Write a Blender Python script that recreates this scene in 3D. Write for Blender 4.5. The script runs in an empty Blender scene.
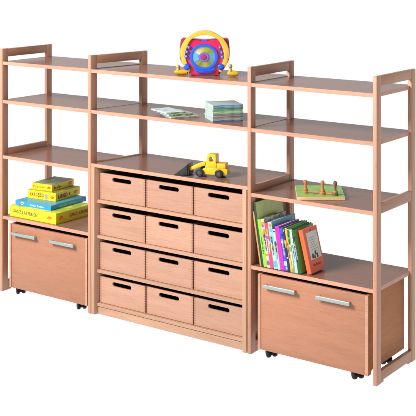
import bpy, bmesh, math, random
from mathutils import Vector, Matrix
random.seed(7)
S = bpy.context.scene
COL = S.collection
S.view_settings.view_transform = 'Standard'
S.view_settings.look = 'None'
S.view_settings.exposure = 0
S.cycles.max_bounces = 8
S.cycles.use_denoising = True

# ---------------------------------------------------------------- materials
def new_mat(name):
    m = bpy.data.materials.new(name); m.use_nodes = True
    nt = m.node_tree
    return m, nt, nt.nodes['Principled BSDF']

def N(nt, typ, **kw):
    n = nt.nodes.new(typ)
    for k, v in kw.items(): setattr(n, k, v)
    return n

def ramp(nt, stops, interp='LINEAR'):
    r = N(nt, 'ShaderNodeValToRGB'); cr = r.color_ramp; cr.interpolation = interp
    while len(cr.elements) < len(stops): cr.elements.new(0.5)
    for e, (p, c) in zip(cr.elements, stops):
        e.position = p; e.color = (c[0], c[1], c[2], 1)
    return r

def mul(c, f): return tuple(x * f for x in c)

def wood(name, base, axis=0, rough=.45, var=.16, coat=0.0, fingers=False, spec=.5, fleck=.55):
    """Beech: long soft grain bands along one axis, fine pores and short flecks."""
    m, nt, b = new_mat(name)
    tc = N(nt, 'ShaderNodeTexCoord'); oi = N(nt, 'ShaderNodeObjectInfo')
    add = N(nt, 'ShaderNodeVectorMath', operation='MULTIPLY_ADD')
    comb = N(nt, 'ShaderNodeCombineXYZ')
    for i in range(3): nt.links.new(oi.outputs['Random'], comb.inputs[i])
    nt.links.new(comb.outputs[0], add.inputs[0]); add.inputs[1].default_value = (7.3, 11.9, 5.1)
    nt.links.new(tc.outputs['Object'], add.inputs[2])
    def stretched(lo, hi):
        mp = N(nt, 'ShaderNodeMapping'); sc = [hi] * 3; sc[axis] = lo
        mp.inputs['Scale'].default_value = sc
        nt.links.new(add.outputs[0], mp.inputs['Vector']); return mp
    g1 = N(nt, 'ShaderNodeTexNoise'); g1.inputs['Scale'].default_value = 1; g1.inputs['Detail'].default_value = 5; g1.inputs['Distortion'].default_value = .6
    nt.links.new(stretched(1.3, 16).outputs[0], g1.inputs['Vector'])
    g2 = N(nt, 'ShaderNodeTexNoise'); g2.inputs['Scale'].default_value = 1; g2.inputs['Detail'].default_value = 3
    nt.links.new(stretched(9, 190).outputs[0], g2.inputs['Vector'])
    g3 = N(nt, 'ShaderNodeTexNoise'); g3.inputs['Scale'].default_value = 1; g3.inputs['Detail'].default_value = 1
    nt.links.new(stretched(60, 420).outputs[0], g3.inputs['Vector'])
    r1 = ramp(nt, [(.25, mul(base, 1 - var)), (.5, base), (.78, mul(base, 1 + var * .8))])
    nt.links.new(g1.outputs['Fac'], r1.inputs[0])
    r2 = ramp(nt, [(.3, (.86, .83, .81)), (.55, (1, 1, 1)), (1, (1.04, 1.03, 1.02))])
    nt.links.new(g2.outputs['Fac'], r2.inputs[0])
    r3 = ramp(nt, [(.28, (.74, .68, .64)), (.40, (1, 1, 1))])
    nt.links.new(g3.outputs['Fac'], r3.inputs[0])
    m1 = N(nt, 'ShaderNodeMix', data_type='RGBA', blend_type='MULTIPLY'); m1.inputs[0].default_value = .75
    m2 = N(nt, 'ShaderNodeMix', data_type='RGBA', blend_type='MULTIPLY'); m2.inputs[0].default_value = fleck
    nt.links.new(r1.outputs[0], m1.inputs[6]); nt.links.new(r2.outputs[0], m1.inputs[7])
    nt.links.new(m1.outputs[2], m2.inputs[6]); nt.links.new(r3.outputs[0], m2.inputs[7])
    # each board a slightly different tone
    hs = N(nt, 'ShaderNodeHueSaturation'); mr = N(nt, 'ShaderNodeMapRange')
    mr.inputs['To Min'].default_value = .92; mr.inputs['To Max'].default_value = 1.07
    nt.links.new(oi.outputs['Random'], mr.inputs['Value']); nt.links.new(mr.outputs[0], hs.inputs['Value'])
    nt.links.new(m2.outputs[2], hs.inputs['Color'])
    out = hs.outputs[0]
    if fingers:   # end grain of the box joints along both upright edges of the front
        sp = N(nt, 'ShaderNodeSeparateXYZ'); nt.links.new(tc.outputs['Generated'], sp.inputs[0])
        a = N(nt, 'ShaderNodeMath', operation='SUBTRACT'); nt.links.new(sp.outputs[0], a.inputs[0]); a.inputs[1].default_value = .5
        a2 = N(nt, 'ShaderNodeMath', operation='ABSOLUTE'); nt.links.new(a.outputs[0], a2.inputs[0])
        a3 = N(nt, 'ShaderNodeMath', operation='GREATER_THAN'); nt.links.new(a2.outputs[0], a3.inputs[0]); a3.inputs[1].default_value = .468
        w = N(nt, 'ShaderNodeMath', operation='MULTIPLY'); nt.links.new(sp.outputs[2], w.inputs[0]); w.inputs[1].default_value = 11
        w2 = N(nt, 'ShaderNodeMath', operation='FRACT'); nt.links.new(w.outputs[0], w2.inputs[0])
        w3 = N(nt, 'ShaderNodeMath', operation='GREATER_THAN'); nt.links.new(w2.outputs[0], w3.inputs[0]); w3.inputs[1].default_value = .5
        w4 = N(nt, 'ShaderNodeMath', operation='MULTIPLY'); nt.links.new(a3.outputs[0], w4.inputs[0]); nt.links.new(w3.outputs[0], w4.inputs[1])
        w5 = N(nt, 'ShaderNodeMath', operation='MULTIPLY'); nt.links.new(w4.outputs[0], w5.inputs[0]); w5.inputs[1].default_value = .75
        mx = N(nt, 'ShaderNodeMix', data_type='RGBA', blend_type='MULTIPLY')
        nt.links.new(w5.outputs[0], mx.inputs[0]); nt.links.new(out, mx.inputs[6]); mx.inputs[7].default_value = (.66, .5, .42, 1)
        out = mx.outputs[2]
    nt.links.new(out, b.inputs['Base Color'])
    b.inputs['Roughness'].default_value = rough
    b.inputs['Specular IOR Level'].default_value = spec
    b.inputs['Coat Weight'].default_value = coat; b.inputs['Coat Roughness'].default_value = .2
    bp = N(nt, 'ShaderNodeBump'); bp.inputs['Strength'].default_value = .06; bp.inputs['Distance'].default_value = .002
    nt.links.new(g2.outputs['Fac'], bp.inputs['Height']); nt.links.new(bp.outputs[0], b.inputs['Normal'])
    return m

def plain(name, c, rough=.4, metal=0, var=.08, scale=40, spec=.5, coat=0):
    m, nt, b = new_mat(name)
    tc = N(nt, 'ShaderNodeTexCoord'); n = N(nt, 'ShaderNodeTexNoise')
    n.inputs['Scale'].default_value = scale; n.inputs['Detail'].default_value = 4
    nt.links.new(tc.outputs['Object'], n.inputs['Vector'])
    r = ramp(nt, [(.3, mul(c, 1 - var)), (.7, mul(c, 1 + var))])
    nt.links.new(n.outputs['Fac'], r.inputs[0]); nt.links.new(r.outputs[0], b.inputs['Base Color'])
    b.inputs['Roughness'].default_value = rough; b.inputs['Metallic'].default_value = metal
    b.inputs['Specular IOR Level'].default_value = spec; b.inputs['Coat Weight'].default_value = coat
    return m

def picture(name, cols, scale=18, stretch=(1, 1, 1), rough=.35, detail=2):
    """Printed artwork read from far: patches of a few colours."""
    m, nt, b = new_mat(name)
    tc = N(nt, 'ShaderNodeTexCoord'); mp = N(nt, 'ShaderNodeMapping'); mp.inputs['Scale'].default_value = stretch
    n = N(nt, 'ShaderNodeTexNoise'); n.inputs['Scale'].default_value = scale; n.inputs['Detail'].default_value = detail
    nt.links.new(tc.outputs['Object'], mp.inputs[0]); nt.links.new(mp.outputs[0], n.inputs['Vector'])
    k = len(cols); r = ramp(nt, [(.3 + .4 * i / k, c) for i, c in enumerate(cols)])
    nt.links.new(n.outputs['Fac'], r.inputs[0]); nt.links.new(r.outputs[0], b.inputs['Base Color'])
    b.inputs['Roughness'].default_value = rough
    return m

PINK = (.66, .345, .225)
W_post = wood('beech_upright', (.475, .238, .150), 2, .42, var=.12)
W_rail = wood('beech_rail', (.45, .228, .140), 1, .42)
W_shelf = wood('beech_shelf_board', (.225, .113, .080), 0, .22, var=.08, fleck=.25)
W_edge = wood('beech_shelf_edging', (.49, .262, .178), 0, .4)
W_cab = wood('beech_cabinet_panel', (.45, .26, .165), 2, .45)
W_board = wood('beech_cabinet_board', (.43, .248, .162), 0, .45)
W_drawer = wood('beech_drawer_front', (.455, .250, .170), 0, .42, var=.09, fingers=True)
W_drin = wood('beech_drawer_inside_shaded', (.09, .05, .032), 1, .6)  # shade inside the boxes put into the wood colour, so gaps look black
W_front = wood('beech_chest_front', (.40, .176, .100), 0, .38, var=.10, fleck=.3)
W_side = wood('beech_chest_side', (.46, .198, .085), 1, .6, spec=.15)
W_light = wood('pale_wood', (.72, .47, .26), 0, .5)
W_peg = wood('peg_wood', (.52, .22, .09), 2, .45)
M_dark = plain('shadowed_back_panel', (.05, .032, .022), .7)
M_steel = plain('satin_aluminium', (.44, .50, .475), .34, .75, .03)
M_black = plain('black_caster_plastic', (.004, .004, .0045), .45, spec=.18)
M_grey = plain('grey_caster_hub', (.008, .008, .009), .5, spec=.2)
M_yel = plain('yellow_card', (.72, .62, .01), .38, var=.03)
M_yelg = plain('yellow_card_side', (.80, .68, .012), .38, var=.03)
M_blue = plain('blue_card', (.02, .28, .66), .35, var=.06, scale=14)
M_red = plain('red_print', (.70, .035, .02), .45)
M_ink = plain('dark_print', (.10, .09, .05), .5)
M_dred = plain('brown_red_print', (.26, .02, .015), .5)
M_white = plain('white_print', (.82, .82, .80), .5)
M_lgreen = plain('pale_green_print', (.30, .72, .45), .5)
M_paper = plain('page_block', (.80, .77, .70), .8, var=.05, scale=200)

# ---------------------------------------------------------------- mesh helpers
def finish(bm, name, mat, parent=None, bevel=0.0, seg=2, smooth=False):
    bmesh.ops.remove_doubles(bm, verts=bm.verts, dist=1e-6)
    bmesh.ops.recalc_face_normals(bm, faces=bm.faces)
    if bevel > 0:
        es = [e for e in bm.edges if len(e.link_faces) == 2 and e.calc_face_angle(0) > .5]
        bmesh.ops.bevel(bm, geom=es, offset=bevel, segments=seg, affect='EDGES', profile=.5, clamp_overlap=True)
    me = bpy.data.meshes.new(name); bm.to_mesh(me); bm.free()
    mats = mat if isinstance(mat, (list, tuple)) else [mat]
    for k in mats: me.materials.append(k)
    if smooth:
        for p in me.polygons: p.use_smooth = True
        try: me.set_sharp_from_angle(angle=math.radians(35))
        except Exception: pass
    o = bpy.data.objects.new(name, me); COL.objects.link(o)
    if parent: o.parent = parent
    return o

def box(bm, x0, x1, y0, y1, z0, z1, M=None):
    r = bmesh.ops.create_cube(bm, size=1)
    T = Matrix.Translation(((x0 + x1) / 2, (y0 + y1) / 2, (z0 + z1) / 2)) @ Matrix.Diagonal((x1 - x0, y1 - y0, z1 - z0, 1))
    bmesh.ops.transform(bm, matrix=(M @ T) if M else T, verts=r['verts'])

def prism(bm, outer, z0, z1, holes=(), M=None):
    """Extrude a 2-D outline (with holes) from z0 to z1."""
    t = bmesh.new(); es = []
    for loop in [outer] + list(holes):
        vs = [t.verts.new((p[0], p[1], z0)) for p in loop]
        for i in range(len(vs)): es.append(t.edges.new((vs[i], vs[(i + 1) % len(vs)])))
    if holes:
        bmesh.ops.triangle_fill(t, use_beauty=True, use_dissolve=False, edges=es)
    else:
        t.faces.new([e.verts[0] for e in es])
    r = bmesh.ops.extrude_face_region(t, geom=t.faces[:])
    bmesh.ops.translate(t, vec=(0, 0, z1 - z0), verts=[v for v in r['geom'] if isinstance(v, bmesh.types.BMVert)])
    if M: bmesh.ops.transform(t, matrix=M, verts=t.verts)
    me = bpy.data.meshes.new('tmp'); t.to_mesh(me); t.free(); bm.from_mesh(me); bpy.data.meshes.remove(me)

XZ = Matrix(((1, 0, 0, 0), (0, 0, -1, 0), (0, 1, 0, 0), (0, 0, 0, 1)))   # outline (x,z), extruded towards -y

YZ = Matrix(((0, 0, 1, 0), (1, 0, 0, 0), (0, 1, 0, 0), (0, 0, 0, 1)))   # outline (y,z), extruded along x

def cyl(bm, r, h, M=None, seg=32, r2=None):
    q = bmesh.ops.create_cone(bm, cap_ends=True, segments=seg, radius1=r, radius2=r if r2 is None else r2, depth=h)
    if M: bmesh.ops.transform(bm, matrix=M, verts=q['verts'])

def ball(bm, r, M=None, u=24, v=14):
    q = bmesh.ops.create_uvsphere(bm, u_segments=u, v_segments=v, radius=r)
    if M: bmesh.ops.transform(bm, matrix=M, verts=q['verts'])

def lathe(bm, prof, M=None, seg=28):
    rings = []; t = bmesh.new()
    for r, z in prof:
        rings.append([t.verts.new((r * math.cos(a), r * math.sin(a), z)) for a in [2 * math.pi * i / seg for i in range(seg)]])
    for a, b in zip(rings, rings[1:]):
        for i in range(seg): t.faces.new((a[i], a[(i + 1) % seg], b[(i + 1) % seg], b[i]))
    t.faces.new(rings[0][::-1]); t.faces.new(rings[-1])
    if M: bmesh.ops.transform(t, matrix=M, verts=t.verts)
    me = bpy.data.meshes.new('tmp'); t.to_mesh(me); t.free(); bm.from_mesh(me); bpy.data.meshes.remove(me)

def tube(bm, pts, r, seg=8):
    pts = [Vector(p) for p in pts]; rings = []
    for i, p in enumerate(pts):
        d = (pts[min(i + 1, len(pts) - 1)] - pts[max(i - 1, 0)]).normalized()
        a = d.orthogonal().normalized(); b = d.cross(a)
        rings.append([bm.verts.new(p + r * (math.cos(k * 2 * math.pi / seg) * a + math.sin(k * 2 * math.pi / seg) * b)) for k in range(seg)])
    for a, b in zip(rings, rings[1:]):
        for k in range(seg): bm.faces.new((a[k], a[(k + 1) % seg], b[(k + 1) % seg], b[k]))
    bm.faces.new(rings[0][::-1]); bm.faces.new(rings[-1])

def ellipse(cx, cy, rx, ry, n=40, a0=0, a1=2 * math.pi):
    full = abs(a1 - a0 - 2 * math.pi) < 1e-6
    return [(cx + rx * math.cos(a0 + (a1 - a0) * i / (n if full else n - 1)), cy + ry * math.sin(a0 + (a1 - a0) * i / (n if full else n - 1))) for i in range(n)]

def smooth_loop(pts, n=5):
    """Closed Catmull-Rom through the points."""
    out = []; k = len(pts)
    for i in range(k):
        p0, p1, p2, p3 = [Vector((*pts[(i + j - 1) % k], 0)) for j in range(4)]
        for s in range(n):
            t = s / n
            q = .5 * ((2 * p1) + (-p0 + p2) * t + (2 * p0 - 5 * p1 + 4 * p2 - p3) * t * t + (-p0 + 3 * p1 - 3 * p2 + p3) * t ** 3)
            out.append((q.x, q.y))
    return out

def slot(cx, cz, w, h, n=8):
    r = h / 2
    return ellipse(cx + w / 2 - r, cz, r, r, n, -math.pi / 2, math.pi / 2) + ellipse(cx - w / 2 + r, cz, r, r, n, math.pi / 2, 3 * math.pi / 2)

def lettering(txt, size, M, mat, parent, name='lettering', bold=.0, shear=0, fit=None):
    cu = bpy.data.curves.new('tmp', 'FONT'); cu.body = txt; cu.size = size; cu.extrude = .0004; cu.offset = bold
    cu.align_x = 'LEFT'; cu.align_y = 'BOTTOM_BASELINE'; cu.shear = shear; cu.resolution_u = 3
    o = bpy.data.objects.new('tmp', cu); COL.objects.link(o)
    me = bpy.data.meshes.new_from_object(o.evaluated_get(bpy.context.evaluated_depsgraph_get()))
    bpy.data.objects.remove(o); bpy.data.curves.remove(cu)
    bm = bmesh.new(); bm.from_mesh(me); bpy.data.meshes.remove(me)
    if fit:
        w = max(v.co.x for v in bm.verts)
        bmesh.ops.scale(bm, vec=(fit / w, 1, 1), verts=bm.verts)
    bmesh.ops.transform(bm, matrix=M, verts=bm.verts)
    return finish(bm, name, mat, parent)

def thing(name, label, cat, loc=(0, 0, 0), rz=0, group=None):
    o = bpy.data.objects.new(name, None); COL.objects.link(o); o.empty_display_size = .05
    o.location = loc; o.rotation_euler = (0, 0, rz); o['label'] = label; o['category'] = cat
    if group: o['group'] = group
    return o

def copy_tree(o, parent=None):
    c = o.copy(); COL.objects.link(c)
    if parent is not None: c.parent = parent
    for ch in [x for x in o.children]: copy_tree(ch, c)
    return c

# ---------------------------------------------------------------- the setting
m, nt, b = new_mat('glowing_white_floor')
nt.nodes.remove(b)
em = N(nt, 'ShaderNodeEmission'); em.inputs['Color'].default_value = (1, 1, 1, 1); em.inputs['Strength'].default_value = 1.0  # floor glows by itself: stays white without shadows, adds fill from below
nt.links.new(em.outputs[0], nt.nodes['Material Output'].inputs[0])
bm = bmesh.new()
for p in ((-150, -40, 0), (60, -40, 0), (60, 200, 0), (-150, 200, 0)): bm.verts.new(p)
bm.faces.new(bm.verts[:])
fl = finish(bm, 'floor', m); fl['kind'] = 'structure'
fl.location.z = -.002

# ---------------------------------------------------------------- shelving unit
H = 1.60; T = .022; P = .0506; D = .4651
XS = [0.0, .7751, 1.9629, 2.7419]
SK = [.004, .0785, 0.0, 0.0]              # the second frame stands a little out of square
def fx(i, y, o=0.0): return XS[i] + o + SK[i] * y / D

unit = thing('shelving_unit', 'long open beech shelving unit with four ladder frames carrying shelf boards', 'shelving unit')
def fbox(bm, i, y0, y1, z0, z1, o0=0.0, o1=T):
    prism(bm, [(fx(i, y0, o0), y0), (fx(i, y0, o1), y0), (fx(i, y1, o1), y1), (fx(i, y1, o0), y1)], z0, z1)
for i in range(4):
    for y0 in (0, D - P):
        bm = bmesh.new(); fbox(bm, i, y0, y0 + P, 0, H); finish(bm, 'post', W_post, unit, .0022, 2, True)
    for nm, z0, z1 in (('top_rail', H - .0535, H - .0006), ('middle_rail', .882, .9365), ('bottom_rail', .012, .0645)):
        bm = bmesh.new(); fbox(bm, i, P + .0003, D - P - .0003, z0, z1, .0006, T - .0006)
        r = finish(bm, nm, W_rail, unit, .0018, 2, True)
        if nm == 'bottom_rail':
            for ya in (P + .004, D - P - .034):
                bm = bmesh.new(); fbox(bm, i, ya, ya + .030, 0, .0125, .003, T - .003)
                finish(bm, 'glide', M_grey if False else W_rail, r, .0015)

def shelf(i, z, between=False, th=.021, name='shelf', parent=None):
    """Board between frame i and i+1, notched round the posts; front edge banded in paler wood."""
    j = i + 1; g = .0015; yf = .003; yb = D - .002; c = .0008
    parent = parent or unit
    L = lambda y, o: (fx(i, y, o), y)
    R = lambda y, o: (fx(j, y, o), y)
    if between:
        out = [L(yf, T + c), R(yf, -c), R(yb, -c), L(yb, T + c)]
    else:
        out = [L(yf, T + c), R(yf, -c), R(P + c, -c), R(P + c, T / 2 - g), R(D - P - c, T / 2 - g), R(D - P - c, -c), R(yb, -c),
               L(yb, T + c), L(D - P - c, T + c), L(D - P - c, T / 2 + g), L(P + c, T / 2 + g), L(P + c, T + c)]
    e = .0022
    out2 = [(x, y + e if y == yf else y) for x, y in out]
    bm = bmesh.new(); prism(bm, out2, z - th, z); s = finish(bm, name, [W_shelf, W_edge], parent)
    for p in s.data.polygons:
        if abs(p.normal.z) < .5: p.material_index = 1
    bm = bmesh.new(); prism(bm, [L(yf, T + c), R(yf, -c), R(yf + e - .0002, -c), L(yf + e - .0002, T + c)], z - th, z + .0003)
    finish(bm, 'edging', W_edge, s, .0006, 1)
    return s
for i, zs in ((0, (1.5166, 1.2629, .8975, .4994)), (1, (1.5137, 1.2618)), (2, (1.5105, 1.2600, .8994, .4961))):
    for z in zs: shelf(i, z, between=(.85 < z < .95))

# ---------------------------------------------------------------- drawer cabinet
cab = thing('cabinet', 'beech cabinet standing between the two middle frames with twelve storage boxes', 'cabinet')
ZT = .9321; CP = .0275
xl0, xr1 = XS[1] + T + .0015, 1.9545
bm = bmesh.new()
cl = lambda y, o: (xl0 + SK[1] * y / D + o, y)
prism(bm, [cl(.002, 0), cl(.002, CP), cl(D - .01, CP), cl(D - .01, 0)], 0, ZT - .0215); finish(bm, 'side_panel', W_cab, cab, .0015, 2, True)
bm = bmesh.new(); box(bm, xr1 - CP, xr1, .002, D - .01, 0, ZT - .0215); finish(bm, 'side_panel', W_cab, cab, .0015, 2, True)
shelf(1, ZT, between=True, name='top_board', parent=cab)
tops = [.8725, .6550, .4425, .2300]; bots = [.7095, .4900, .2775, .0700]
in0, in1 = xl0 + CP + .0003, xr1 - CP - .0003
for k in range(4):
    z1 = bots[k] - .0015; z0 = z1 - .0195
    bm = bmesh.new(); prism(bm, [(in0 + SK[1] * .022 / D, .022), (in1, .022), (in1, D - .03), (in0 + SK[1] * (D - .03) / D, D - .03)], z0, z1)
    finish(bm, 'shelf_board', W_board, cab, .0012, 1)
bm = bmesh.new(); prism(bm, [(in0 + SK[1] * .028 / D, .028), (in1, .028), (in1, .048), (in0 + SK[1] * .048 / D, .048)], 0, bots[3] - .0255)
finish(bm, 'plinth', W_board, cab, .0015, 1)
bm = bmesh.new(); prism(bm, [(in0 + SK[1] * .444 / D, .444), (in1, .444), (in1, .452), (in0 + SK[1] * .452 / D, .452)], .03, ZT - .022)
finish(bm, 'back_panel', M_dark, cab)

# twelve lift-out boxes
colx = [(.8385, 1.1985), (1.2065, 1.5545), (1.5625, 1.9195)]
rown = ['top', 'second', 'third', 'bottom']; coln = ['left', 'middle', 'right']
yd = .0395; dep = .345
for r in range(4):
    for c in range(3):
        x0, x1 = colx[c]; w = x1 - x0; z0, z1 = bots[r], tops[r]; h = z1 - z0
        t = thing('storage_box', f'pale beech storage box with oval grip slot, {rown[r]} row, {coln[c]} column of the cabinet', 'storage box',
                  (x0, yd + random.uniform(-.0015, .0035), z0 + .0003), random.uniform(-.0025, .0025), 'storage boxes in the cabinet')
        sk = SK[1] * (dep) / D if c == 0 else 0
        bm = bmesh.new()
        prism(bm, [(0, 0), (w, 0), (w, h), (0, h)], -.012, 0, [slot(w * .488, h * .805, .150, .026)], XZ)
        finish(bm, 'front_panel', W_drawer, t, .0009, 1)
        for s in (0, 1):
            bm = bmesh.new()
            if s == 0: prism(bm, [(0, .0122), (.011, .0122), (.011 + sk, dep), (sk, dep)], 0, h - .001)
            else: prism(bm, [(w - .011, .0122), (w, .0122), (w, dep), (w - .011, dep)], 0, h - .001)
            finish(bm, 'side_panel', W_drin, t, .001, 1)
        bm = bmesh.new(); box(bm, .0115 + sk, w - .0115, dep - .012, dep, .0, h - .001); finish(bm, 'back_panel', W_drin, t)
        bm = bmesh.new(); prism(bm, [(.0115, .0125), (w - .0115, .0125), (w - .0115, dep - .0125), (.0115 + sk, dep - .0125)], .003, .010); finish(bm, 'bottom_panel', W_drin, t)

# ---------------------------------------------------------------- rolling chests
def chest(x0, label):
    W = .6815; z0, z1 = .0415, .4585; y0, y1 = .001, .424
    t = thing('rolling_chest', label, 'rolling chest', (x0, 0, 0), 0, 'rolling toy chests under the shelves')
    pt = .018
    for a in (0, W - pt):
        bm = bmesh.new(); prism(bm, [(y0, z0), (y0 + .030, z0), (y0 + .040, z0 + .0210), (y1, z0 + .0210), (y1, z1), (y0, z1)], a, a + pt, (), YZ); finish(bm, 'side_panel', W_side, t, .0015, 2, True)
        bm = bmesh.new(); box(bm, a, a + pt, y0 - .0024, y0 - .0002, z0, z1); finish(bm, 'edging', W_edge, t, .0009, 1)
    bm = bmesh.new(); box(bm, pt + .0008, W - pt - .0008, y0 + .001, y0 + .019, z0, z1 - .001); finish(bm, 'front_panel', W_front, t, .0015, 2, True)
    bm = bmesh.new(); box(bm, pt + .0005, W - pt - .0005, y1 - .018, y1 - .001, z0 + .0210, z1 - .001); finish(bm, 'back_panel', W_side, t, .001, 1)
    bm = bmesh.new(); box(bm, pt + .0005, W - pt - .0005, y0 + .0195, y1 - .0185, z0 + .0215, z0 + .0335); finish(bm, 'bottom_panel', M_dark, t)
    for hx in (.047, .381):
        L = .205; zc = .404
        bm = bmesh.new(); box(bm, hx, hx + L, -.030, -.021, zc - .0105, zc + .0105); h = finish(bm, 'handle', M_steel, t, .003, 3, True)
        for q in (hx + .008, hx + L - .016):
            bm = bmesh.new(); box(bm, q, q + .008, -.0212, y0 + .001, zc - .0075, zc + .0075)
            finish(bm, 'handle_foot', M_steel, h, .001, 1)
    k = 0
    for cx, cy, ang in ((.062, .040, 1.0), (.597, .040, .95), (.080, .375, .5), (.622, .318, 1.0)):
        R = Matrix.Translation((cx, cy, 0)) @ Matrix.Rotation(ang, 4, 'Z')
        bm = bmesh.new()
        box(bm, -.018, .018, -.016, .016, .0380, .0632, R)
        box(bm, -.0062, .0062, -.02, .016, .014, .0385, R)
        c = finish(bm, 'caster', M_grey, t, .0015, 2)
        for s in (-1, 1):
            bm = bmesh.new()
            lathe(bm, [(.007, -.0105), (.017, -.0105), (.0225, -.008), (.0238, -.003), (.0238, .004), (.0225, .0085), (.017, .0105), (.006, .0112)],
                  R @ Matrix.Translation((s * .0185, -.004, .0239)) @ Matrix.Rotation(s * math.pi / 2, 4, 'Y'), 28)
            finish(bm, 'caster_wheel', M_black, c, 0, 1, True)
    return t
chest(.0885, 'beech toy chest on black casters under the board games, left end of the unit')
chest(2.0328, 'beech toy chest on black casters under the row of books, right end of the unit')

# ---------------------------------------------------------------- board games on the low left shelf
def front_M(x, y, z): return Matrix.Translation((x, y, z)) @ Matrix.Rotation(math.pi / 2, 4, 'X')
def right_M(x, y, z): return Matrix.Translation((x, y, z)) @ Matrix.Rotation(math.pi / 2, 4, 'Z') @ Matrix.Rotation(math.pi / 2, 4, 'X')
def rotS(M, a): return M @ Matrix.Rotation(a, 4, 'Z')

def game(label, loc, rz, w, d, h, mat, top):
    t = thing('board_game', label, 'board game', loc, rz, 'stacked board game boxes')
    bm = bmesh.new(); box(bm, .001, w - .001, .001, d - .001, 0, h * .35); finish(bm, 'tray', mat, t, .0012, 1)
    bm = bmesh.new(); box(bm, 0, w, 0, d, h * .12, h); lid = finish(bm, 'lid', mat, t, .0015, 2)
    bm = bmesh.new(); box(bm, .004, w - .004, .004, d - .004, h + .0002, h + .0008); finish(bm, 'cover_picture', top, lid)
    return t, lid

def logo(lid, M, s):
    """Small red lozenge with the maker's word in it."""
    bm = bmesh.new(); prism(bm, smooth_loop([(-1.0, -.25), (-.35, -.62), (.55, -.5), (1.0, .1), (.45, .55), (-.5, .5)], 3), 0, .0012, (), M @ Matrix.Diagonal((s, s * .8, 1, 1)))
    o = finish(bm, 'emblem', M_red, lid)
    lettering('HABA', s * .62, M @ Matrix.Translation((-s * .8, -s * .2, .0013)) @ Matrix.Rotation(-.08, 4, 'Z'), M_yel, o, fit=s * 1.5)

P_top = picture('grey_green_box_cover', [(.10, .22, .12), (.26, .32, .30), (.16, .34, .20), (.45, .42, .22)], 14)
P_red = picture('warm_box_cover', [(.50, .12, .03), (.25, .30, .04), (.62, .40, .05), (.16, .28, .05)], 16)
P_blu = picture('green_blue_box_cover', [(.03, .20, .30), (.08, .35, .22), (.05, .30, .55)], 12)
P_ylg = picture('green_yellow_box_cover', [(.55, .55, .03), (.22, .42, .05), (.75, .65, .05)], 12)
ZS = .4994
# lowest box
t, lid = game('large yellow board game box at the bottom of the stack', (.0600, .0265, ZS + .0004), 0, .420, .340, .0700, M_yel, P_ylg)
lettering('GANZ LATERNEN', .031, rotS(front_M(.030, -.0004, .030), -.02), M_ink, lid, bold=.0003, fit=.225)
logo(lid, front_M(.362, -.0003, .036), .019)
lettering('GANZ LATERNEN', .031, right_M(.4204, .125, .026), M_ink, lid, bold=.0003, fit=.20)
logo(lid, right_M(.4203, .045, .036), .020)
# blue box
z3 = ZS + .0708
t, lid = game('flat sky blue board game box, second from the bottom of the stack', (.0822, .0600, z3 + .0004), .012, .316, .345, .0303, M_blue, P_blu)
lettering('Kleiner Tropfen', .017, front_M(.135, -.0004, .009), M_white, lid, fit=.12)
bm = bmesh.new(); prism(bm, ellipse(.062, .016, .013, .010, 20), 0, .0008, (), front_M(0, -.0002, 0)); em_ = finish(bm, 'emblem', M_white, lid)
bm = bmesh.new(); prism(bm, ellipse(.062, .016, .005, .007, 12), 0, .0012, (), front_M(0, -.0004, 0)); finish(bm, 'figure', M_dred, em_)
lettering('KLEINER TROPFEN', .021, right_M(.3164, .075, .007), M_lgreen, lid, fit=.17)
# third
z2 = z3 + .0312
t, lid = game('yellow board game box with colourful title, third up in the stack', (.1045, .1500, z2 + .0004), .09, .236, .262, .0545, M_yel, P_red)
cols = [M_red, M_ink, M_red, M_red, M_dred, M_ink]
for k, ch in enumerate('KAROSSO'):
    lettering(ch, .033, rotS(front_M(.018 + .0172 * k, -.0004, .018), random.uniform(-.12, .12)), cols[k % 6], lid, bold=.0008, fit=.0150)
bm = bmesh.new(); prism(bm, smooth_loop([(.148, .012), (.166, .012), (.168, .028), (.163, .042), (.154, .043), (.147, .030)], 3), 0, .0008, (), front_M(0, -.0002, 0)); finish(bm, 'figure', plain('grey_print', (.30, .32, .30), .5), lid)
logo(lid, front_M(.208, -.0003, .025), .015)
lettering('KAROSSO', .036, right_M(.2364, .025, .014), M_dred, lid, bold=.0014, fit=.100)
bm = bmesh.new(); prism(bm, ellipse(.148, .027, .007, .010, 16), 0, .0008, (), right_M(.2362, 0, 0)); finish(bm, 'figure', M_dred, lid)
logo(lid, right_M(.2363, .218, .028), .021)
# top
z1 = z2 + .0554
t, lid = game('small yellow board game box with grey green cover, topmost of the stack', (.1180, .1760, z1 + .0004), .10, .168, .240, .0430, M_yel, P_top)
lettering('Max & Tim', .020, front_M(.012, -.0004, .014), M_red, lid, fit=.070)
bm = bmesh.new()
for k in range(3): prism(bm, ellipse(.092 + k * .009, .022, .0022, .008 - .002 * k, 10), 0, .0008, (), front_M(0, -.0002, 0))
finish(bm, 'figure', M_dred, lid)
logo(lid, front_M(.143, -.0003, .022), .015)
lettering('Max & Tim', .024, right_M(.1684, .018, .012), M_dred, lid, bold=.0004, fit=.075)
logo(lid, right_M(.1683, .200, .023), .022)

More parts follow.
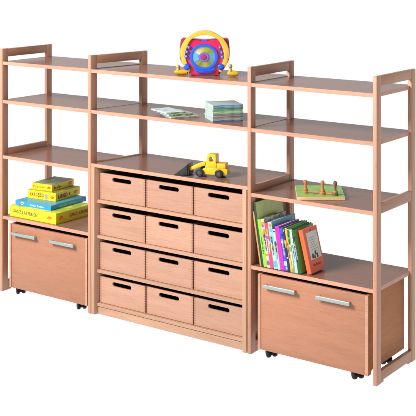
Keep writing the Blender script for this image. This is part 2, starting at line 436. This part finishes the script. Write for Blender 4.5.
# ---------------------------------------------------------------- books
def book(label, x, ht, th, dp, lean, spine, cover, y=.012, deco=None, strip=None, group='leaning picture books'):
    zb = .4961 + .0004
    t = thing('book', label, 'book', (x, y, zb), 0, group)
    t.rotation_euler = (0, -lean, 0)
    t.location.z = zb + 0.0
    c = .0022
    bm = bmesh.new()
    prism(bm, [(0, 0), (th, 0), (th, dp), (th - c, dp), (th - c, c), (c, c), (c, dp), (0, dp)], 0, ht)
    cv = finish(bm, 'cover', [cover, spine], t, .0008, 1)
    for p in cv.data.polygons:
        if p.normal.y < -.5 and abs(p.center.y) < .002: p.material_index = 1
    bm = bmesh.new(); box(bm, c + .0003, th - c - .0003, c + .0003, dp - .004, .004, ht - .004); finish(bm, 'pages', M_paper, t)
    for (a, b_, mt) in (strip or ()):
        bm = bmesh.new(); box(bm, .0006, th - .0006, -.0006, .0004, ht * a, ht * b_); finish(bm, 'spine_band', mt, cv)
    if deco:
        txt, size, mt, z = deco
        M = Matrix.Translation((th * .28, -.0004, ht * z)) @ Matrix.Rotation(math.pi / 2, 4, 'X') @ Matrix.Rotation(math.pi / 2, 4, 'Z') @ Matrix.Translation((0, -th * .45, 0))
        lettering(txt, size, M, mt, cv)
    return t, cv
C = lambda n, c, r=.35, v=.06: plain(n, mul(c, .74), r, 0, v)
dg = C('dark_green_cloth', (.012, .075, .035)); olive = picture('olive_cover', [(.44, .52, .14), (.52, .58, .19), (.40, .48, .12)], 6)
lime = C('lime_cover', (.34, .80, .035)); tan = C('tan_cover', (.62, .30, .12)); mag = C('magenta_cover', (.80, .02, .52))
cyan = C('teal_cover', (.14, .50, .66)); sky = C('pale_cyan_spine', (.38, .70, .78)); navy = C('navy_spine', (.015, .02, .09))
blue = C('blue_spine', (.05, .09, .66)); yel = C('ochre_spine', (.80, .50, .06)); grn = C('leaf_green_cover', (.20, .50, .08))
wht = C('white_spine', (.62, .68, .72)); org = plain('orange_red_cover', (.84, .115, .035), .35, 0, .06); pink = C('coral_spine', (.80, .08, .16))
deep = C('deep_green_spine', (.012, .13, .04)); minty = C('mint_spine', (.40, .72, .52)); vio = C('purple_cover', (.42, .06, .50))
crm = C('cream_spine', (.74, .66, .46)); ora = C('orange_print', (.90, .30, .03)); blk = C('black_print', (.03, .03, .035))
leaf = picture('grey_leaf_cover', [(.42, .47, .44), (.24, .27, .25), (.56, .60, .56), (.14, .17, .15)], 20, (1, 1, 1), detail=4)
def spine_print(cv, th, ht, palette, seed, title=None):
    """Patches, rules and a column of title strokes printed on a spine."""
    rnd = random.Random(seed); per = {}
    def patch(mt, x0, x1, a, b_, lift):
        bm = per.setdefault(mt.name, (mt, bmesh.new()))[1]
        n = 8; cx_, rx = (x0 + x1) / 2 * th, (x1 - x0) / 2 * th; cz_, rz_ = (a + b_) / 2 * ht, (b_ - a) / 2 * ht
        k = rnd.uniform(1.5, 5)
        pts = []
        for i in range(16):
            t = 2 * math.pi * i / 16; c_, s_ = math.cos(t), math.sin(t)
            pts.append((cx_ + rx * math.copysign(abs(c_) ** (2 / k), c_), cz_ + rz_ * math.copysign(abs(s_) ** (2 / k), s_)))
        prism(bm, pts, 0, lift, (), XZ)
    z = rnd.uniform(.03, .07); i = 0
    while z < .95:
        h_ = rnd.uniform(.03, .15); mt = palette[rnd.randrange(len(palette))]
        wd = rnd.uniform(.45, .96); off = rnd.uniform(.02, .98 - wd)
        patch(mt, off, off + wd, z, min(z + h_, .975), .0003 + .00004 * i); z += h_ * rnd.uniform(.7, 1.25); i += 1
    if title:
        z = rnd.uniform(.28, .36); e = z + rnd.uniform(.30, .42)
        while z < e:
            h_ = rnd.uniform(.010, .024); patch(title, rnd.uniform(.24, .34), rnd.uniform(.62, .76), z, z + h_, .0014); z += h_ + rnd.uniform(.006, .012)
    for mt, bm in per.values():
        o_ = finish(bm, 'spine_print', mt, cv); o_['kind'] = 'stuff'
ln = math.radians(9.6)
R_ = [
 ('thin tan book leaning against the post at the left end of the row', 2.0385, .302, .0105, .20, ln, tan, tan, .012, None, None),
 ('tall dark green book with olive cover, tallest of the row', 2.0500, .352, .0130, .275, ln, dg, olive, .016, None, None),
 ('lime green book beside the tall dark green one', 2.0640, .262, .0225, .20, ln, lime, lime, .012, [lime, yel, lime, lime], deep),
 ('cream spined book with orange and pink print beside the lime green one', 2.0875, .268, .0205, .235, ln, crm, leaf, .012, [ora, vio, wht, mag, crm, wht], navy),
 ('coral red picture book with printed spine left of the teal covered one', 2.1090, .250, .0205, .20, ln, pink, pink, .012, [pink, ora, pink, crm, vio], wht),
 ('pale blue spined book with wide teal cover rising above its neighbours', 2.1305, .258, .0255, .25, ln, sky, cyan, .012, [sky, wht, cyan, wht, ora], navy),
 ('slim pale mint book left of the magenta one', 2.1570, .222, .0165, .18, ln, minty, minty, .012, [wht, deep, minty, crm], blk),
 ('bright magenta book in the middle of the row', 2.1745, .240, .0265, .215, ln, mag, vio, .012, None, vio),
 ('royal blue book right of the magenta one', 2.2020, .236, .0215, .21, ln, blue, blue, .012, [blue, sky, blue, navy, blue], wht),
 ('dark navy book with gold specks between the blue and the ochre one', 2.2245, .238, .0125, .22, ln, navy, navy, .012, [navy, yel, navy, cyan], None),
 ('slim ochre yellow book with green cover', 2.2378, .240, .0135, .22, ln, yel, grn, .012, [yel, ora, yel], navy),
 ('slim leaf green and white patterned book right of the ochre one', 2.2522, .236, .0140, .21, ln, grn, grn, .012, [wht, deep, grn, wht], None),
 ('white spined book with deep green cover near the right end of the row', 2.2672, .236, .0175, .21, ln, wht, deep, .012, [wht, sky, wht], blue),
 ('dark green book directly behind the orange red one', 2.2860, .234, .0190, .20, math.radians(11), deep, grn, .012, [deep, blk, deep], minty)]
for k_, (lab, x_, h_, t_, d_, l_, sm, cm, y_, pal, ttl) in enumerate(R_):
    t, cv = book(lab, x_, h_, t_, d_, l_, sm, cm, y_)
    if pal: spine_print(cv, t_, h_, pal, 31 + k_, ttl)
t, cv = book('orange red book with pale grey picture on its cover, right end of the row', 2.3330, .238, .0260, .150, math.radians(14.2), org, org, .030)
# cover picture on the right board
pan = plain('grey_cover_panel', (.74, .80, .74), .4, 0, .08, 30)
thk = .0260
bm = bmesh.new(); prism(bm, smooth_loop([(.030, .070), (.132, .070), (.136, .078), (.136, .205), (.130, .214), (.034, .214), (.028, .206), (.027, .080)], 2), 0, .0006, (), right_M(thk + .0001, 0, 0))
pn = finish(bm, 'cover_panel', pan, cv)
bm = bmesh.new()
for k in range(6): 
    w_ = random.uniform(.05, .08); prism(bm, [(.045, .182 - k * .0125), (.045 + w_, .182 - k * .0125), (.045 + w_, .1845 - k * .0125), (.045, .1845 - k * .0125)], 0, .0004, (), right_M(thk + .0008, 0, 0))
finish(bm, 'text_lines', plain('faded_grey_print', (.33, .38, .36), .5), pn)
bm = bmesh.new()
for cx, cz, s in ((.052, .082, 1.0), (.083, .096, .9), (.098, .080, .85), (.070, .078, .7)):
    prism(bm, smooth_loop([(cx - .009 * s, cz - .006), (cx + .009 * s, cz - .006), (cx + .007 * s, cz + .006 * s), (cx + .010 * s, cz + .014 * s), (cx, cz + .018 * s), (cx - .008 * s, cz + .010 * s)], 3), 0, .0005, (), right_M(thk + .0008, 0, 0))
finish(bm, 'figure', plain('dark_figure_print', (.05, .035, .03), .5), pn)
lettering('Geschichten', .020, right_M(thk + .0003, .034, .034), M_dred, cv, fit=.085)
bm = bmesh.new(); prism(bm, ellipse(.080, .222, .006, .005, 14), 0, .0006, (), right_M(thk + .0001, 0, 0)); finish(bm, 'emblem', M_dred, cv)

# ---------------------------------------------------------------- picture booklets / cases on the second middle shelf
case_edge = plain('pale_case_edge', (.46, .56, .53), .25, 0, .10, 60)
case_top = plain('pale_green_case_top', (.40, .52, .47), .18, 0, .06, 12)
spcols = [(.05, .10, .28), (.30, .36, .36), (.40, .26, .16), (.55, .42, .30), (.08, .20, .42), (.40, .48, .12), (.10, .36, .12), (.08, .34, .16), (.07, .22, .42), (.08, .25, .32)]
names = ['dark navy', 'grey', 'brown', 'tan', 'steel blue and white', 'olive', 'leaf green', 'deep green', 'mid blue', 'teal blue']
order = ['bottom', 'second from the bottom', 'third from the bottom', 'fourth from the bottom', 'fifth from the bottom', 'fifth from the top', 'fourth from the top', 'third from the top', 'second from the top', 'topmost']
def flat_case(label, loc, rz, w, d, h, spc, top, group):
    """Flat case: clear shell, printed inlay showing at the spine, cover sheet on top. Corner at the origin, spine along +x edge."""
    t = thing('disc_case', label, 'disc case', loc, rz, group)
    bm = bmesh.new(); box(bm, 0, w, 0, d, 0, h * .40); box(bm, .0006, w - .0006, .0008, d - .0008, h * .40, h * .56); box(bm, 0, w, 0, d, h * .56, h)
    sh = finish(bm, 'shell', case_edge, t, .0006, 1)
    bm = bmesh.new(); box(bm, .004, w - .002, -.0006, .0006, h * .10, h * .92); finish(bm, 'spine_label', spc, t)
    bm = bmesh.new(); box(bm, .004, w - .004, .004, d - .004, h + .0001, h + .0005); finish(bm, 'cover_sheet', top, t)
    return t
zz = 1.2618 + .0003
# stack: near corner (1.6927,.055); spines face right-front
for k in range(10):
    h = .0090; c = spcols[k]
    m_ = picture('case_spine_print', [mul(c, .4), mul(c, .7), c, (min(c[0] + .12, 1), min(c[1] + .12, 1), min(c[2] + .12, 1))], 22, (1, 1, 6))
    a = .88 + random.uniform(-.03, .03)
    flat_case(f'disc case with {names[k]} spine, {order[k]} of the stack', (1.692 + random.uniform(-.003, .003), .046 + random.uniform(-.003, .003), zz + k * .00965), a,
              .182, .178, h, m_, case_top if k < 9 else plain('top_case_cover', (.36, .50, .46), .16, 0, .05, 9), 'stacked disc cases')
flyer = picture('pale_blue_cover', [(.62, .74, .76), (.50, .66, .70), (.70, .78, .78), (.35, .48, .55)], 10)
flyer2 = picture('green_grey_cover', [(.34, .42, .20), (.22, .34, .10), (.50, .55, .45), (.18, .20, .16)], 14)
sp1 = picture('green_spine_print', [(.10, .26, .03), (.35, .50, .10), (.08, .12, .05)], 24)
sp2 = picture('grey_spine_print', [(.12, .13, .12), (.50, .55, .52), (.20, .22, .20)], 24)
flat_case('disc case with dark grey spine, lowest of the loose spread', (1.416, .010, zz), 1.00, .180, .190, .009, sp2, flyer2, 'loose disc cases')
flat_case('disc case with green spine, middle of the loose spread', (1.392, .020, zz + .0100), 1.08, .160, .195, .009, sp1, flyer2, 'loose disc cases')
flat_case('disc case with pale blue cover, uppermost and furthest left in the loose spread', (1.372, .026, zz + .0200), 1.14, .125, .205, .008, sp2, flyer, 'loose disc cases')

# ---------------------------------------------------------------- toy loader on the cabinet top
tl = thing('toy_loader', 'yellow wooden toy wheel loader with black bucket on the cabinet top', 'toy loader', (1.630, .118, ZT + .0005), .30)
ty = plain('yellow_lacquer', (.70, .46, .01), .32, 0, .05, 30); tb = plain('black_rubber', (.014, .014, .017), .5); tg = plain('blue_grey_hub', (.05, .06, .09), .4)
tbk = plain('black_lacquer', (.018, .022, .024), .38); to = plain('orange_lacquer', (.80, .30, .02), .35)
def slab(outer, y0, y1, name, mat, par, holes=(), bev=.002):
    bm = bmesh.new(); prism(bm, outer, -y1, -y0, holes, XZ); return finish(bm, name, mat, par, bev, 2, True)
def rr(x0, x1, z0, z1): return [(x0, z0), (x1, z0), (x1, z1), (x0, z1)]
ch = slab([(-.050, .014), (.100, .014), (.108, .022), (.108, .048), (.100, .052), (-.030, .052), (-.050, .040)], -.030, .030, 'chassis', ty, tl)
slab([(.038, .0525), (.096, .0525), (.096, .076), (.092, .080), (.038, .080)], -.026, .026, 'engine_hood', ty, tl)
slab([(.040, .0805), (.098, .0805), (.098, .0835), (.040, .0835)], -.020, .020, 'hood_cover', to, tl, (), .0008)
slab(smooth_loop([(-.018, .0525), (-.016, .090), (-.014, .124), (-.008, .131), (.030, .131), (.037, .125), (.0375, .090), (.0375, .0525)], 3), -.029, .029, 'cab', ty, tl, [ellipse(.010, .103, .0145, .0150, 24)], .0015)
slab([(-.032, .0525), (-.0185, .0525), (-.0185, .096), (-.024, .090)], -.020, .020, 'nose', ty, tl)
for wx in (-.058, .060):
    for s in (-1, 1):
        bm = bmesh.new(); lathe(bm, [(.012, -.009), (.019, -.009), (.0235, -.006), (.0245, 0), (.0235, .006), (.019, .009), (.012, .0085)],
                                Matrix.Translation((wx, s * .0385, .0245)) @ Matrix.Rotation(math.pi / 2, 4, 'X'))
        w_ = finish(bm, 'wheel', tb, tl, 0, 1, True)
        bm = bmesh.new(); lathe(bm, [(.0115, -.0055), (.010, .0055)], Matrix.Translation((wx, s * .0435, .0245)) @ Matrix.Rotation(-s * -math.pi / 2, 4, 'X')); finish(bm, 'hub', tg, w_)
for s in (-1, 1):
    slab([(-.028, .082), (-.030, .064), (-.150, .018), (-.160, .022), (-.160, .034), (-.045, .082)], s * .018 - .006, s * .018 + .006, 'lift_arm', ty, tl)
slab([(-.215, .002), (-.128, .002), (-.122, .008), (-.128, .068), (-.134, .068), (-.142, .016), (-.215, .005)], -.042, .042, 'bucket', tbk, tl, (), .0008)
bk = [o for o in tl.children if o.name.startswith('bucket')][0]
for s in (-1, 1):
    slab([(-.213, .0025), (-.130, .0025), (-.131, .067)], s * .0445 - .002, s * .0445 + .002, 'bucket_cheek', tbk, bk, (), .0006)

# ---------------------------------------------------------------- peg board on the right shelf
pb = thing('peg_board', 'square green board with three turned wooden pegs on the third right shelf', 'peg board', (2.312, .196, .8994 + .0004), math.radians(33))
gtop = picture('green_board_top', [(.18, .42, .06), (.27, .52, .11), (.22, .47, .08)], 20)
bm = bmesh.new(); box(bm, -.130, .130, -.150, .150, 0, .016); bd = finish(bm, 'board', W_light, pb, .0015, 2)
bm = bmesh.new(); box(bm, -.129, .129, -.149, .149, .0162, .0175); finish(bm, 'painted_top', gtop, bd)
dk = wood('dark_peg_wood', (.22, .11, .06), 2, .4); og = plain('orange_ring', (.55, .17, .04), .45); rd = plain('brown_ring', (.42, .20, .09), .45)
def peg(x, y, h, wd, ring, lab):
    bm = bmesh.new()
    lathe(bm, [(.0165, .0175), (.0175, .020), (.0175, .028), (.0155, .0305), (.0085, .032), (.0075, .040), (.0070, h - .026), (.0090, h - .022), (.0115, h - .013), (.0105, h - .005), (.006, h - .001), (.002, h)], Matrix.Translation((x, y, 0)), 24)
    p = finish(bm, 'peg', wd, pb, 0, 1, True); p['label'] = lab
    bm = bmesh.new(); lathe(bm, [(.011, .0308), (.0135, .033), (.0135, .040), (.011, .043), (.009, .043)], Matrix.Translation((x, y, 0)), 24); finish(bm, 'ring', ring, p, 0, 1, True)
peg(-.080, -.050, .090, W_peg, og, 'brown peg with orange ring at the left of the board')
peg(.012, -.076, .092, W_peg, og, 'slender brown peg in the middle of the board')
peg(.080, -.100, .094, dk, rd, 'dark brown stout peg at the right of the board')
bm = bmesh.new(); tube(bm, [(-.066, -.058, .026), (-.006, -.074, .026)], .006, 10); finish(bm, 'lying_pin', W_peg, pb, 0, 1, True)
bm = bmesh.new(); tube(bm, [(.024, -.078, .0235), (.064, -.096, .0235)], .005, 10); finish(bm, 'lying_pin', og, pb, 0, 1, True)

# ---------------------------------------------------------------- toy disc player on the top shelf
pl = thing('disc_player', 'red and yellow toy disc player with carrying handle on the top shelf', 'disc player', (1.571, .135, 1.5137 + .0005), .60)
red = plain('red_plastic', (.66, .010, .075), .22, 0, .03, 8, coat=.4); rdk = plain('dark_red_plastic', (.33, .01, .03), .28)
yl = plain('yellow_plastic', (.74, .42, .035), .25, 0, .04, 8, coat=.3); bl = plain('blue_plastic', (.008, .085, .72), .2, 0, .04, 8, coat=.4)
lb = plain('light_blue_plastic', (.10, .38, .86), .2, 0, .06, 10); pu = plain('purple_plastic', (.20, .10, .50), .25); mg = plain('silver_grey_button', (.25, .30, .55), .3)
def q(pts): return [((x - 207) * .00098, (325 - y) * .00098) for x, y in pts]
def q1(x, y): return ((x - 207) * .00098, (325 - y) * .00098)
shell = q([(62, 122), (68, 108), (84, 105), (130, 108), (207, 113), (285, 108), (330, 105), (346, 108), (352, 122), (357, 180), (352, 232), (322, 284), (298, 312), (286, 318), (128, 318), (116, 312), (92, 284), (62, 232), (57, 180)])
slab(smooth_loop(shell, 3), .004, .105, 'rear_shell', rdk, pl, (), .008)
front = q([(86, 118), (130, 111), (207, 116), (285, 111), (328, 118), (342, 180), (335, 232), (306, 284), (288, 312), (280, 320), (134, 320), (126, 312), (108, 284), (79, 232), (72, 180)])
fr = slab(smooth_loop(front, 3), -.012, .0038, 'front_shell', red, pl, (), .004)
hand = q([(106, 302), (78, 258), (62, 206), (64, 158), (84, 116), (116, 86), (160, 62), (207, 54), (254, 62), (298, 86), (330, 116), (350, 158), (353, 206), (338, 258), (308, 302),
          (292, 288), (312, 248), (322, 206), (316, 166), (302, 130), (284, 106), (250, 86), (207, 80), (164, 86), (130, 106), (112, 130), (98, 166), (92, 206), (102, 248), (122, 288)])
slab(smooth_loop(hand, 4), -.024, .020, 'handle', yl, pl, (), .006)
cx, cz = q1(203, 212)
bm = bmesh.new()
prism(bm, ellipse(cx, cz, .084, .079, 56), .0125, .024, [ellipse(cx, cz, .066, .061, 56)[::-1]], XZ); finish(bm, 'disc_bay_ring', bl, pl, .003, 2, True)
# disc with the sheen of a compact disc: colours run round the hub
m, nt, b = new_mat('disc_sheen')
tc = N(nt, 'ShaderNodeTexCoord'); gr = N(nt, 'ShaderNodeTexGradient', gradient_type='RADIAL'); mp = N(nt, 'ShaderNodeMapping'); mp.inputs['Location'].default_value = (-.5, -.5, 0)
sx = N(nt, 'ShaderNodeSeparateXYZ'); cmb = N(nt, 'ShaderNodeCombineXYZ'); nt.links.new(tc.outputs['Generated'], sx.inputs[0])
nt.links.new(sx.outputs[0], cmb.inputs[0]); nt.links.new(sx.outputs[2], cmb.inputs[1]); nt.links.new(cmb.outputs[0], mp.inputs[0]); nt.links.new(mp.outputs[0], gr.inputs[0])
rp = ramp(nt, [(0, (.30, .55, .62)), (.08, (.42, .46, .12)), (.18, (.16, .24, .03)), (.27, (.40, .40, .05)), (.36, (.20, .22, .03)), (.5, (.10, .32, .55)), (.62, (.22, .28, .04)), (.75, (.42, .40, .05)), (.86, (.62, .60, .30)), (.93, (.75, .74, .55)), (1, (.30, .55, .62))])
nt.links.new(gr.outputs[0], rp.inputs[0]); nt.links.new(rp.outputs[0], b.inputs['Base Color']); b.inputs['Metallic'].default_value = .35; b.inputs['Roughness'].default_value = .22
bm = bmesh.new(); prism(bm, ellipse(cx, cz, .0705, .0655, 48), .0125, .0165, (), XZ); finish(bm, 'disc', m, pl)
bm = bmesh.new(); prism(bm, ellipse(cx, cz, .030, .028, 32), .0168, .021, [ellipse(cx, cz, .016, .015, 32)[::-1]], XZ); finish(bm, 'hub_ring', pu, pl, .001, 2, True)
bm = bmesh.new(); prism(bm, ellipse(cx, cz, .0155, .0145, 24), .0168, .024, (), XZ); finish(bm, 'hub', plain('dark_red_hub', (.40, .02, .06), .3), pl, .002, 2, True)
bm = bmesh.new(); prism(bm, ellipse(cx, cz, .0685, .0635, 12, math.radians(152), math.radians(212)) + ellipse(cx, cz, .031, .029, 8, math.radians(212), math.radians(152)), .0168, .0205, (), XZ); finish(bm, 'pickup_cover', lb, pl, .001, 1)
lip = q([(142, 268), (160, 280), (207, 292), (250, 280), (268, 268), (262, 290), (248, 306), (168, 306), (152, 290)])
slab(smooth_loop(lip, 3), -.026, -.0125, 'lip', bl, pl, (), .003)
bm = bmesh.new(); prism(bm, smooth_loop(q([(192, 116), (196, 109), (218, 109), (222, 116)]), 3), -.004, .012, (), XZ); finish(bm, 'latch', bl, pl, .001)
def button(x, y, r, mat, nm, hgt):
    bx, bz = q1(x, y)
    bm = bmesh.new(); lathe(bm, [(r, 0), (r, hgt * .6), (r * .85, hgt), (r * .2, hgt * 1.15)], Matrix.Translation((bx, -.0135, bz)) @ Matrix.Rotation(math.pi / 2, 4, 'X'), 20)
    finish(bm, nm, mat, pl, 0, 1, True)
for x, y in ((112, 154), (101, 181), (97, 208), (298, 154), (309, 184), (313, 211)):
    bx, bz = q1(x, y)
    bm = bmesh.new(); lathe(bm, [(.0100, 0), (.0100, .012), (.008, .0145), (.002, .015)], Matrix.Translation((bx, -.0125, bz)) @ Matrix.Rotation(math.pi / 2, 4, 'X'), 20)
    k_ = finish(bm, 'button', bl, pl, 0, 1, True)
    bm = bmesh.new(); lathe(bm, [(.0055, 0), (.0035, .0015)], Matrix.Translation((bx, -.0278, bz)) @ Matrix.Rotation(math.pi / 2, 4, 'X'), 16); finish(bm, 'button_mark', mg, k_)
for x in (101, 305):
    bx, bz = q1(x, 270)
    bm = bmesh.new(); lathe(bm, [(.0190, 0), (.0190, .016), (.0165, .021), (.012, .0235), (.003, .0240)], Matrix.Translation((bx, -.0125, bz)) @ Matrix.Rotation(math.pi / 2, 4, 'X'), 28)
    finish(bm, 'knob', bl, pl, 0, 1, True)
for x in (136, 278):
    bx, _ = q1(x, 0)
    bm = bmesh.new(); box(bm, bx - .012, bx + .012, -.004, .09, 0, .0085); finish(bm, 'foot', red, pl, .002, 2)
# the two microphones
gold = plain('mustard_plastic', (.55, .32, .02), .3, 0, .06, 20); gm = plain('grey_mesh_head', (.38, .34, .20), .45, .2, .2, 300)
def microphone(label, loc, rz, L, stem, cord):
    t = thing('microphone', label, 'microphone', loc, rz, 'toy microphones')
    bm = bmesh.new()
    lathe(bm, [(.004, -L / 2), (.011, -L / 2 + .003), (.0155, -L * .2), (.0165, L * .15), (.013, L / 2 - .004), (.004, L / 2)], Matrix.Translation((0, 0, .0165)) @ Matrix.Rotation(math.pi / 2, 4, 'Y') , 24)
    finish(bm, 'base', gold, t, 0, 1, True)
    bm = bmesh.new(); lathe(bm, [(.013, .022), (.012, .034), (.0085, .044), (.0075, stem - .018), (.009, stem - .014)], Matrix.Translation((-L * .22, 0, 0)), 20); finish(bm, 'grip', gold, t, 0, 1, True)
    bm = bmesh.new(); ball(bm, .0125, Matrix.Translation((-L * .22, 0, stem - .006))); finish(bm, 'head', gm, t, 0, 1, True)
    bm = bmesh.new(); tube(bm, cord, .0016, 6); finish(bm, 'cord', gold, t, 0, 1, True)
microphone('mustard yellow toy microphone at the left foot of the disc player', (1.4400, .079, 1.5137 + .0003), .55, .082, .054,
           [(.030, .0, .028), (.040, .012, .036), (.044, .030, .040), (.040, .05, .030), (.05, .08, .02)])
microphone('mustard yellow toy microphone at the right foot of the disc player', (1.7320, .193, 1.5137 + .0003), .50, .066, .066,
           [(-.018, .006, .055), (-.026, .004, .085), (-.034, .012, .100), (-.044, .034, .092)])

# ---------------------------------------------------------------- light
w = bpy.data.worlds.new('World'); S.world = w; w.use_nodes = True
# white studio cove all round, falling off to a dimmer ceiling
wt = w.node_tree; bg = wt.nodes['Background']; bg.inputs['Strength'].default_value = 1.0
wc = N(wt, 'ShaderNodeTexCoord'); ws = N(wt, 'ShaderNodeSeparateXYZ'); wt.links.new(wc.outputs['Generated'], ws.inputs[0])
wr = ramp(wt, [(0, (1, 1, 1)), (.045, (.97, .97, .98)), (.11, (.56, .565, .58)), (.24, (.40, .405, .415)), (1, (.37, .375, .385))])
wt.links.new(ws.outputs[2], wr.inputs[0]); wt.links.new(wr.outputs[0], bg.inputs['Color'])
def area(name, loc, target, sx_, sy_, power, col=(1, 1, 1)):
    l = bpy.data.lights.new(name, 'AREA'); l.shape = 'RECTANGLE'; l.size = sx_; l.size_y = sy_; l.energy = power; l.color = col
    o = bpy.data.objects.new(name, l); COL.objects.link(o); o.location = loc
    o.rotation_euler = (Vector(target) - Vector(loc)).to_track_quat('-Z', 'Y').to_euler()
    return o
area('softbox', (-.4, -5.0, 4.6), (1.6, 0, .8), 2.6, 2.2, 830, (1, .975, .95))

# ---------------------------------------------------------------- camera
cam = bpy.data.cameras.new('Camera'); co = bpy.data.objects.new('Camera', cam); COL.objects.link(co)
co.location = (5.3956, -5.1601, 2.2522); co.rotation_euler = (math.pi / 2, 0, .6225)
cam.sensor_width = 36; cam.lens = 1109.9166 / 416 * 36
cam.shift_y = (-49.8745 - 208) / 416
cam.clip_start = .05; cam.clip_end = 600
S.camera = co
S.render.resolution_x = 1024; S.render.resolution_y = 1024
